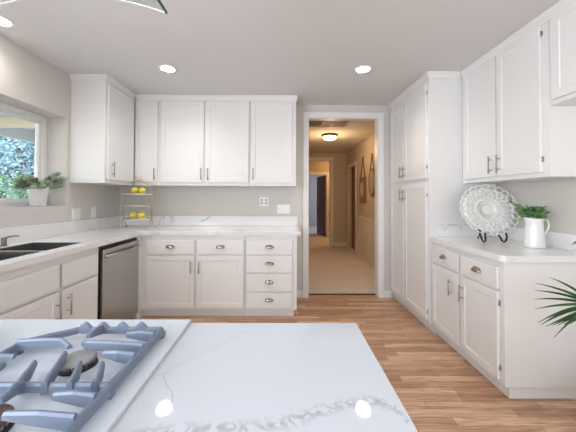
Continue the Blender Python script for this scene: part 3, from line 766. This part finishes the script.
def grate(dx, mir):
    """two-burner iron grate drawn in plan; right-hand one is the master"""
    def P(x, y): return ((x if not mir else -x)+dx, y, 0)
    xr, xl, yr, ym, yf = -.323, -.627, .747, .526, .335
    b = NB(); w = .014; zr = ZT-.012
    bar(b, [P(xr, yf), P(xr, yr)], w, Z0-.004, zr)
    rail = [(xr, yr, 0)]
    for c in (-.378, -.427, -.478, -.524): rail += [(c+.017, yr, 0), (c+.008, yr, .010), (c, yr, .014), (c-.008, yr, .010), (c-.017, yr, 0)]
    rail += [(-.555, yr-.012, 0), (-.585, yr-.032, 0), (-.618, yr-.058, 0), (xl, yr-.075, 0)]
    bar(b, [P(x, y) for x, y, _ in rail], w, Z0, [zr+h for _, _, h in rail])
    bar(b, [P(xl, yr-.075), P(xl, yf+.03)], w, Z0, zr)
    bar(b, [P(xl, yf+.03), P(-.60, yf), P(xr, yf)], w, Z0, zr)
    bar(b, [P(xl, ym), P(xr, ym)], w, Z0, zr)
    for x, y in ((xr, yr), (xr, yf), (xl+.01, yf+.02), (xl, yr-.08), (xr, ym)):
        p = P(x, y); box(b, p[0]-.008, p[0]+.008, p[1]-.008, p[1]+.008, KZ+.0021, Z0+.004, .002)
    o1 = obj('grate', b, 'grate', ck)
    fing = [[(-.478, yr), (-.478, .72), (-.479, .692)],
            [(xr, .650), (-.39, .652), (-.455, .655), (-.472, .668)], [(xr, .612), (-.36, .612), (-.393, .618)], [(xr, .704), (-.36, .703), (-.389, .702)],
            [(xl, .666), (-.57, .666), (-.522, .666), (-.488, .645)], [(xl, .60), (-.60, .60), (-.575, .605)]]
    for x, tx, ty in ((-.346, -.372, .580), (-.391, -.420, .583), (-.437, -.478, .618), (-.485, -.515, .585), (-.56, -.572, .580)):
        fing.append([(x, ym-.009), (x-.004, ym+.006), (x-.010, ym+.022), (tx, ty)])
    fing.append([(-.480, ym-.005), (-.479, ym-.02), (-.474, ym-.052)])
    fing.append([(xr, .486), (-.36, .487), (-.395, .489)]); fing.append([(xr, .441), (-.38, .442), (-.437, .446)])
    fing.append([(xr, .385), (-.36, .384), (-.39, .38)]); fing.append([(xl, .47), (-.58, .468), (-.53, .462)]); fing.append([(xl, .40), (-.58, .40), (-.54, .405)])
    for x in (-.40, -.47, -.54): fing.append([(x, yf), (x, yf+.015), (x, yf+.032)])
    for f in fing:
        b = NB(); n_ = len(f); pts = [P(*p) for p in f]
        if n_ == 2: bar(b, pts, .012, [Z0, Z0+.014], [ZT+.004, ZT-.008])
        else:
            tops = [ZT-.004]+[ZT]*(n_-2)+[ZT-.004]; bots = [Z0-.002]+[Z0+.006]*(n_-2)+[ZT-.014]
            bar(b, pts, .0115, bots, tops)
        obj('grate_finger', b, 'grate', o1)
grate(0, False)
grate(-1.328, True)
for k in range(4):
    b = NB(); x = -.86+k*.13; y = .345
    lathe(b, [(.004, KZ+.0005), (.018, KZ+.0005), (.017, KZ+.018), (.014, KZ+.022), (.004, KZ+.022)], (x, y, 0), 20); obj('control_knob', b, 'cooktop', ck)

# range hood: steel chimney with a curved clear glass canopy
hd = thing('range_hood', 'curved clear glass range hood canopy above the island, its corner at the top edge', 'range hood', (-.70, .60, 1.9))
def canopy_z(x): return 1.955-.10*((x+.70)/.31)**2*.55
b = NB(); n_ = 20; rows = []
for k in range(n_+1):
    x = -1.012+.624*k/n_; z = canopy_z(x); yb_, yf_ = .905-.035*(abs((x+.70)/.312))**2*0, .30
    rows.append([b.verts.new((x, yb_, z)), b.verts.new((x, yb_, z+.006)), b.verts.new((x, yf_, z+.006)), b.verts.new((x, yf_, z))])
for r0, r1 in zip(rows, rows[1:]):
    for i in range(4): b.faces.new([r0[i], r1[i], r1[(i+1) % 4], r0[(i+1) % 4]])
b.faces.new(rows[0]); b.faces.new(rows[-1][::-1]); bmesh.ops.recalc_face_normals(b, faces=b.faces)
o = obj('glass_canopy', b, 'hoodglass', hd)
for x in (-.387, -1.013):
    b = NB(); z = canopy_z(x); box(b, x-.0022, x+.0022, .30, .906, z-.001, z+.007); obj('canopy_side_edge', b, 'glassedge', o)
b = NB(); box(b, -.90, -.50, .38, .74, 1.965, 2.03, .006); obj('fan_housing', b, 'steel', hd)
b = NB(); box(b, -.83, -.57, .46, .66, 2.031, CZ-.001, .003); obj('chimney', b, 'steel', hd)

# ------------------------------------------------------------------ ceiling downlights
def downlight(x, y, label, power=26):
    t = thing('recessed_downlight', label, 'ceiling light', (x, y, CZ), 'recessed ceiling downlights')
    b = NB(); lathe(b, [(.062, CZ-.001), (.085, CZ-.001), (.085, CZ-.004), (.070, CZ-.009), (.062, CZ-.006)], (x, y, 0), 32); obj('trim_ring', b, 'trim', t)
    b = NB(); lathe(b, [(.003, CZ-.004), (.066, CZ-.004), (.066, CZ-.006), (.003, CZ-.007)], (x, y, 0), 32); obj('lens', b, 'led', t)
    d = bpy.data.lights.new('downlight_beam', 'SPOT'); d.energy = power; d.color = (1, .95, .89); d.spot_size = math.radians(150); d.spot_blend = .9; d.shadow_soft_size = .06
    o = bpy.data.objects.new('downlight_beam', d); COL.objects.link(o); o.parent = t; o.location = (0, 0, -.015)
downlight(-1.107, 2.63, 'round lit downlight in the ceiling above the back-left cabinets')
downlight(.744, 2.614, 'round lit downlight in the ceiling before the hallway opening')
downlight(-1.975, 1.92, 'round lit downlight above the window at the left picture edge', 13)
downlight(.9, .3, 'added unseen downlight in the ceiling overhead, right of the camera', 8)  # out of view, added to light the near part of the room
downlight(-1.3, -.6, 'added unseen downlight in the ceiling behind the camera', 14)  # another added lamp out of view, kept for its light

# ------------------------------------------------------------------ outlets
def wall_plate(name, label, cat, fr, w, h, kind):
    o_ = fr.p(0, 0, 0); t = thing(name, label, cat, o_)
    b = NB(); fbox(b, fr, -w/2, w/2, -h/2, h/2, .0005, .006, .002); obj('cover_plate', b, 'plate', t)
    if kind == 'socket':
        for u in ((-w/4, w/4) if w > .1 else (0,)):
            for v in (-.02, .02):
                b = NB(); fbox(b, fr, u-.014, u+.014, v-.013, v+.013, .006, .008, .003); s = obj('socket', b, 'slot' if w > .1 else 'plate', t)
                b = NB(); 
                for du in (-.006, .006): fbox(b, fr, u+du-.0015, u+du+.0015, v-.003, v+.006, .008, .0085)
                obj('slot', b, 'black', s)
    else:
        for u in ((-w/4, w/4) if w > .1 else (0,)):
            b = NB(); fbox(b, fr, u-.016, u+.016, -.033, .033, .006, .010, .002); obj('rocker', b, 'plate', t)
wall_plate('outlet', 'white double outlet plate on the back wall under the cabinets', 'outlet', F((-.262, YB, 1.243), (1, 0), (0, -1)), .118, .114, 'socket')
wall_plate('light_switch', 'wide white double switch plate on the back wall near the hallway opening', 'light switch', F((-.006, YB, 1.145), (1, 0), (0, -1)), .165, .120, 'rocker')
wall_plate('light_switch', 'white double switch plate on the left wall beside the window', 'light switch', F((XL, 2.88, 1.118), (0, 1), (1, 0)), .115, .12, 'rocker')
wall_plate('outlet', 'narrow white outlet plate on the left wall near the corner', 'outlet', F((XL, 3.14, 1.118), (0, 1), (1, 0)), .075, .118, 'socket')

# ------------------------------------------------------------------ tiered stand with lemons
sx, sy = -1.70, 3.25
ts = thing('tiered_stand', 'gold wire three-tier stand with white shelves in the counter corner', 'stand', (sx, sy, CT))
a_ = math.radians(0); ux = Vector((math.cos(a_), math.sin(a_), 0)); uy = Vector((-math.sin(a_), math.cos(a_), 0)); c0 = Vector((sx, sy, 0))
HW = .165; HD = .07
b = NB()
arch = [c0-ux*HW+Vector((0, 0, CT+.12)), c0-ux*HW+Vector((0, 0, CT+.38))]
for k in range(1, 12):
    a = PI-PI*k/12*1.0; arch.append(c0+ux*HW*math.cos(a)+Vector((0, 0, CT+.40+.155*math.sin(a)**.9)))
arch += [c0+ux*HW+Vector((0, 0, CT+.38)), c0+ux*HW+Vector((0, 0, CT+.12))]
tube(b, arch, .0045, 8); obj('arch_frame', b, 'gold', ts)
b = NB()
for s in (-1, 1):
    P_ = [c0+ux*s*.002+Vector((0, 0, CT+.553))]
    for k in range(14):
        a = -PI/2+k/13*PI*1.6; r = .020; P_.append(c0+ux*s*(.024+r*math.cos(a)*1.0)+Vector((0, 0, CT+.585+r*math.sin(a))))
    tube(b, P_, .0035, 6)
obj('scroll_finial', b, 'gold', ts)
for s in (-1, 1):
    for d in (-1, 1):
        b = NB(); base = c0+ux*s*HW*(1 if d < 0 else .8)
        tube(b, [c0+ux*s*HW+Vector((0, 0, CT+.12)), c0+ux*s*(HW*.97)+uy*d*HD*.5+Vector((0, 0, CT+.06)), c0+ux*s*(HW*.98)+uy*d*HD+Vector((0, 0, CT+.012)), c0+ux*s*HW+uy*d*(HD+.008)+Vector((0, 0, CT+.005))], .0045, 8); obj('leg', b, 'gold', ts)
shz = (CT+.115, CT+.265, CT+.400)
for z in shz:
    b = NB()
    P_ = [(c0+ux*(HW-.006)*math.cos(2*PI*k/28)+uy*.085*math.sin(2*PI*k/28)) for k in range(28)]
    lo = [b.verts.new((p.x, p.y, z-.006)) for p in P_]; hi = [b.verts.new((p.x, p.y, z+.002)) for p in P_]
    b.faces.new(lo[::-1]); b.faces.new(hi)
    for k in range(28): b.faces.new([lo[k], lo[(k+1) % 28], hi[(k+1) % 28], hi[k]])
    o = obj('shelf', b, 'shelfwhite', ts)
    b = NB(); tube(b, [(p.x, p.y, z+.004) for p in P_], .0035, 6, True); obj('shelf_rim', b, 'gold', o)
lz = [(shz[2]+.002, -.037, 'left yellow lemon on the top shelf of the gold stand'), (shz[2]+.002, .052, 'right yellow lemon on the top shelf of the gold stand'),
      (shz[0]+.002, -.045, 'left yellow lemon on the bottom shelf of the gold stand'), (shz[0]+.002, .05, 'right yellow lemon on the bottom shelf of the gold stand')]
b = NB(); R0 = .040
lathe(b, [(.001, -R0*1.28), (.006, -R0*1.2), (.012, -R0*1.02), (.026, -R0*.72), (.037, -R0*.3), (R0, 0), (.037, R0*.3), (.026, R0*.72), (.012, R0*1.02), (.007, R0*1.18), (.001, R0*1.25)], (0, 0, 0), 24, axis='y')
for v in b.verts: v.co = Vector((v.co.y if False else v.co.x, v.co.y, v.co.z))
lem = obj('lemon', b, 'lemon')
for i, (z, dx, lab) in enumerate(lz):
    o = lem if i == 0 else lem.copy()
    if i: COL.objects.link(o)
    o.location = c0+ux*dx+Vector((0, 0, z+R0)); o.rotation_euler = (0, 0, (.5, 1.2, -.4, .9)[i])
    tag(o, lab, 'lemon', 'lemons on the tiered stand')

# ------------------------------------------------------------------ leafy things
def leaf(bm, p, d, ln, wd, droop=.25, n=5, fold=.15):
    roll = random.uniform(.5, 1.3)*random.choice((-1, 1))
    """a pointed leaf with a bent midrib"""
    d = Vector(d).normalized(); s = d.cross(Vector((0, 0, 1)))
    if s.length < .05: s = Vector((1, 0, 0))
    s.normalize(); nrm = s.cross(d).normalized(); s = (s*math.cos(roll)+nrm*math.sin(roll)).normalized(); nrm = s.cross(d).normalized(); P_ = Vector(p); prev = None
    for i in range(n+1):
        t = i/n; w = wd*math.sin(PI*(t**.75))*.5+.0004; c = P_+d*ln*t-Vector((0, 0, 1))*droop*ln*t*t
        cur = [bm.verts.new(c-s*w+nrm*w*fold), bm.verts.new(c), bm.verts.new(c+s*w+nrm*w*fold)]
        if prev:
            for k in range(2):
                f = bm.faces.new([prev[k], prev[k+1], cur[k+1], cur[k]]); f.smooth = True
        prev = cur
def thick(o, t=.0008):
    md = o.modifiers.new('thickness', 'SOLIDIFY'); md.thickness = t
# window plant
px_, py_ = -2.215, 2.525; PZ = WZ0+.001
wp = thing('potted_plant', 'sage green leafy plant in a white pot on the window ledge', 'plant', (px_, py_, PZ))
b = NB(); lathe(b, [(.02, PZ), (.054, PZ), (.058, PZ+.008), (.067, PZ+.115), (.072, PZ+.118), (.078, PZ+.172), (.075, PZ+.176), (.070, PZ+.172), (.072, PZ+.14), (.02, PZ+.14)], (px_, py_, 0), 36)
o = obj('pot', b, 'potceramic', wp)
b = NB(); lathe(b, [(.004, PZ+.141), (.071, PZ+.141), (.071, PZ+.146), (.004, PZ+.150)], (px_, py_, 0), 20); obj('soil', b, 'soil', wp)
rs = random.Random(3); b = NB(); bs = NB()
for k in range(20):
    a = rs.choice((rs.uniform(-.9, .9), rs.uniform(.6, 2.2), rs.uniform(-2.2, -.6))); el = rs.uniform(.12, .8); ln = rs.uniform(.13, .23)
    d = Vector((math.cos(a)*.55, math.sin(a), el)).normalized(); p0 = Vector((px_, py_, PZ+.148))
    if d.x < 0: d.x *= .25
    pts = [p0+d*ln*t-Vector((0, 0, .03*t*t)) for t in (0, .35, .7, 1)]
    tube(bs, pts, .0028, 5)
    for t in (.4, .55, .7, .85, 1):
        q_ = p0+d*ln*t-Vector((0, 0, .03*t*t))
        for s in (-1, 1):
            side = Vector((-d.y, d.x, 0))*s
            dd = d*.7+side*rs.uniform(.3, .9)+Vector((0, 0, rs.uniform(-.1, .5)))
            if q_.x + dd.x*.06 < WX+.03: dd.x = abs(dd.x)
            leaf(b, q_, dd, rs.uniform(.06, .09), rs.uniform(.038, .052))
thick(obj('leaves', b, 'sage', wp)); obj('stems', bs, 'sage', wp)
# pitcher
qx, qy = 1.897, 2.10
pt = thing('pitcher', 'white ribbed ceramic pitcher holding green sprigs on the right counter', 'pitcher', (qx, qy, CT))
b = NB(); n_ = 48; prof = [(.0665, 0), (.068, .006), (.066, .03), (.060, .09), (.055, .15), (.053, .18), (.055, .20), (.060, .218)]
rings = []
for side in (0, 1):
    for r, z in (prof if side == 0 else prof[::-1]):
        ring = []
        for k in range(n_):
            a = 2*PI*k/n_; rr = r*(1+.018*math.cos(12*a)*(1 if .01 < z < .17 else 0))-side*.005
            if side and z < .006: z = .006
            sp_ = max(0, math.cos(a-PI))**6*.018*max(0, (z-.17)/.05)
            ring.append(b.verts.new((qx+(rr+sp_)*math.cos(a), qy+rr*math.sin(a), CT+.0005+z+sp_*.5)))
        rings.append(ring)
for a, c in zip(rings, rings[1:]):
    for k in range(n_):
        f = b.faces.new([a[k], a[(k+1) % n_], c[(k+1) % n_], c[k]]); f.smooth = True
b.faces.new(rings[0]); b.faces.new(rings[-1]); bmesh.ops.recalc_face_normals(b, faces=b.faces)
obj('jug_body', b, 'ceramic', pt)
b = NB(); tube(b, [(qx+.052, qy, CT+.190), (qx+.075, qy, CT+.208), (qx+.103, qy, CT+.200), (qx+.112, qy, CT+.165), (qx+.100, qy, CT+.125), (qx+.080, qy, CT+.095), (qx+.060, qy, CT+.085)], .008, 10); obj('handle', b, 'ceramic', pt)
sg = thing('greenery_sprig', 'bunch of green leafy sprigs standing in the white pitcher', 'plant', (qx, qy, CT+.02))
b = NB(); bs = NB()
for k in range(20):
    a = rs.uniform(0, 2*PI); rad = rs.uniform(.02, .085); top = Vector((qx+rad*math.cos(a), qy+rad*math.sin(a)*.8, CT+.24+rs.uniform(0, .055)))
    if k == 0: top = Vector((qx-.165, qy, CT+.33))
    if k == 1: top = Vector((qx-.12, qy-.02, CT+.29))
    p0 = Vector((qx+.01*math.cos(a), qy+.01*math.sin(a), CT+.02)); neck = Vector((qx+.035*math.cos(a) if k > 1 else qx-.035, qy+.035*math.sin(a) if k > 1 else qy, CT+.205))
    tube(bs, [p0, neck, top], .0018, 5); d = (top-neck).normalized()
    for t in (.3, .5, .7, .85, 1):
        q_ = neck+(top-neck)*t
        if k < 2 and t < .7: continue
        for s in (-1, 1):
            dd = d*.5+Vector((rs.gauss(0, .7), rs.gauss(0, .7), rs.uniform(-.2, .5))); 
            if q_.x+dd.x*.04 > XR-.03: dd.x = -abs(dd.x)
            leaf(b, q_, dd, rs.uniform(.035, .052), rs.uniform(.016, .024), .2)
thick(obj('leaves', b, 'green', sg), .0006); obj('stems', bs, 'green', sg)
# palm at the right picture edge, in a floor pot outside the frame
ox, oy = 1.80, 1.25
pl = thing('potted_palm', 'dark green palm fronds reaching in at the right picture edge', 'plant', (ox, oy, 0))
b = NB(); lathe(b, [(.02, 0), (.12, 0), (.125, .01), (.16, .28), (.17, .285), (.17, .31), (.155, .31), (.145, .26), (.02, .26)], (ox, oy, 0), 32); obj('pot', b, 'potceramic', pl)
b = NB(); lathe(b, [(.004, .262), (.146, .262), (.146, .27), (.004, .275)], (ox, oy, 0), 20); obj('soil', b, 'soil', pl)
def blade(bm, pts, w):
    pts = [Vector(p) for p in pts]; C_ = []
    for i in range(11):
        t = i/10; a, m_, e = pts; C_.append((1-t)**2*a+2*t*(1-t)*m_+t*t*e)
    prev = None
    for i, c in enumerate(C_):
        t = i/10; d = (C_[min(i+1, 10)]-C_[max(i-1, 0)]).normalized(); s = d.cross(Vector((.3, 1, .25))).normalized()
        ww = w*(min(1, t*5)**.6)*(1-t**2.2)*.5+.0005; cur = [bm.verts.new(c-s*ww), bm.verts.new(c+Vector((0, .002, 0))), bm.verts.new(c+s*ww)]
        if prev:
            for k in range(2): f = bm.faces.new([prev[k], prev[k+1], cur[k+1], cur[k]]); f.smooth = True
        prev = cur
def UY(px, py, y):
    d = m.transposed() @ Vector(((px-286.04)/278.4, 1, -(py-192.86)/278.4)); k = y/d.y
    return Vector((d.x*k, y, H+d.z*k))
hub = Vector((1.535, 1.36, .775))
tips = [((1.265, 1.40, .872), .012), ((1.245, 1.38, .842), .013), ((1.225, 1.36, .806), .014), ((1.21, 1.34, .765), .014), ((1.24, 1.36, .69), .016), ((1.275, 1.38, .672), .020), ((1.32, 1.36, .618), .014), ((1.36, 1.42, .895), .012), ((1.55, 1.42, .98), .012)]
b = NB()
for (tx, ty, tz), w in tips:
    T_ = Vector((tx, ty, tz)); mid = (hub+T_)/2+Vector((0, 0, .028 if tz > .7 else .045)); blade(b, [hub, mid, T_], w*1.15)
for k in range(5):
    T_ = Vector((1.29+.03*k, 1.37, .668+.003*k)); blade(b, [hub, (hub+T_)/2+Vector((0, 0, .01)), T_], .020)
thick(obj('frond', b, 'palm', pl), .0008)
b = NB(); tube(b, [(ox-.02, oy, .27), (ox-.06, oy+.03, .55), (1.66, 1.34, .74), tuple(hub)], .005, 6); obj('stalk', b, 'palm', pl)
for (a, z, rr) in ((2.0, 1.05, .35), (.9, 1.1, .2), (4.2, 1.0, .36), (3.3, 1.15, .2), (5.4, .9, .22)):
    hb = Vector((min(ox+rr*.5*math.cos(a), XR-.15), oy+rr*math.sin(a), z)) ; b = NB()
    tube(b, [(ox, oy, .27), ((ox+hb.x)/2, (oy+hb.y)/2, z*.7), tuple(hb)], .005, 6); obj('stalk', b, 'palm', pl)
    b = NB()
    for k in range(11):
        g = a-1.3+2.6*k/10; T_ = hb+Vector((.2*math.cos(g), .2*math.sin(g), -.02)); T_.x = min(T_.x, XR-.02)
        T_.x = max(T_.x, 1.66); T_.y = min(T_.y, 1.6)
        blade(b, [hb, (hb+T_)/2+Vector((0, 0, .04)), T_], .014)
    thick(obj('frond', b, 'palm', pl), .0008)

# ------------------------------------------------------------------ platter on its easel
pcx, pcy, pcz = 1.735, 2.36, 1.197
A_, B_ = .245, .212; tilt = math.radians(14)
def PP(u, v, w):      # platter frame: u across, v up the platter, w out of its face towards the camera
    return Vector((pcx+u, pcy+v*math.sin(tilt)-w*math.cos(tilt), pcz+v*math.cos(tilt)+w*math.sin(tilt)))
pa = thing('platter', 'large oval white pierced ceramic platter with a scalloped rim on a black easel', 'platter', PP(0, -B_, 0))
b = NB(); K = 144; rad = [(.0, .0), (.20, .0), (.36, .001), (.40, .006), (.43, .007), (.52, .009), (.66, .013), (.91, .0205)]
prev = None; fr_ = []; bk = []
for (r, w) in rad[1:]:
    fr_.append([b.verts.new(PP(A_*r*math.cos(2*PI*k/K), B_*r*math.sin(2*PI*k/K), w)) for k in range(K)])
    bk.append([b.verts.new(PP(A_*r*math.cos(2*PI*k/K), B_*r*math.sin(2*PI*k/K), w-.006)) for k in range(K)])
for g in (fr_, bk):
    for a, c in zip(g, g[1:]):
        for k in range(K):
            # holes pierced in the rim: skip cells in a regular pattern
            ri = g.index(a)
            if ri == 5 and (k % 6) == 2: continue
            if ri == 4 and (k % 6) == 5: continue
            f = b.faces.new([a[k], a[(k+1) % K], c[(k+1) % K], c[k]]); f.smooth = True
b.faces.new(fr_[0]); b.faces.new(bk[0][::-1])
for k in range(K): b.faces.new([fr_[-1][k], fr_[-1][(k+1) % K], bk[-1][(k+1) % K], bk[-1][k]])
obj('dish', b, 'ceramic', pa)
b = NB()
for k in range(24):     # open scalloped loops round the rim and a ring of petals inside
    a = 2*PI*k/24
    for (rr, lr, w0) in ((.90, .030, .022), (.74, .026, .020), (.58, .020, .015)):
        ang = a+(PI/24 if rr == .74 else 0)
        cu, cv = A_*rr*math.cos(ang), B_*rr*math.sin(ang); nx, ny = math.cos(ang), math.sin(ang)
        tube(b, [PP(cu+(lr*nx*math.cos(g)*.95-lr*ny*math.sin(g)), cv+(lr*ny*math.cos(g)*.95+lr*nx*math.sin(g)), w0+.004*math.cos(g)) for g in [2*PI*j/12 for j in range(12)]], .0048 if rr == .9 else .0036, 6, True)
tube(b, [PP(A_*.41*math.cos(2*PI*k/48), B_*.41*math.sin(2*PI*k/48), .008) for k in range(48)], .005, 6, True)
for k in range(48): a = 2*PI*k/48; ball(b, PP(A_*.36*math.cos(a), B_*.36*math.sin(a), .006), .0045, seg=6)
obj('scalloped_rim', b, 'ceramic', pa)
ea = thing('plate_easel', 'small black wire plate easel holding the white platter', 'easel', (pcx, pcy, CT))
for s in (-1, 1):
    b = NB(); x = pcx+s*.085
    tube(b, [(x, pcy-.085, CT+.085), (x+s*.004, pcy-.092, CT+.055), (x, pcy-.088, CT+.022), (x, pcy-.07, CT+.009), (x-s*.004, pcy-.05, CT+.014), (x-s*.004, pcy-.035, CT+.035), (x-s*.02, pcy+.05, CT+.17)], .0075, 8); obj('hook', b, 'wire', ea)
b = NB(); tube(b, [(pcx-.06, pcy+.055, CT+.17), (pcx+.06, pcy+.055, CT+.17)], .004, 8); tube(b, [(pcx, pcy+.055, CT+.17), (pcx, pcy+.12, CT+.008)], .005, 8); obj('rear_strut', b, 'wire', ea)
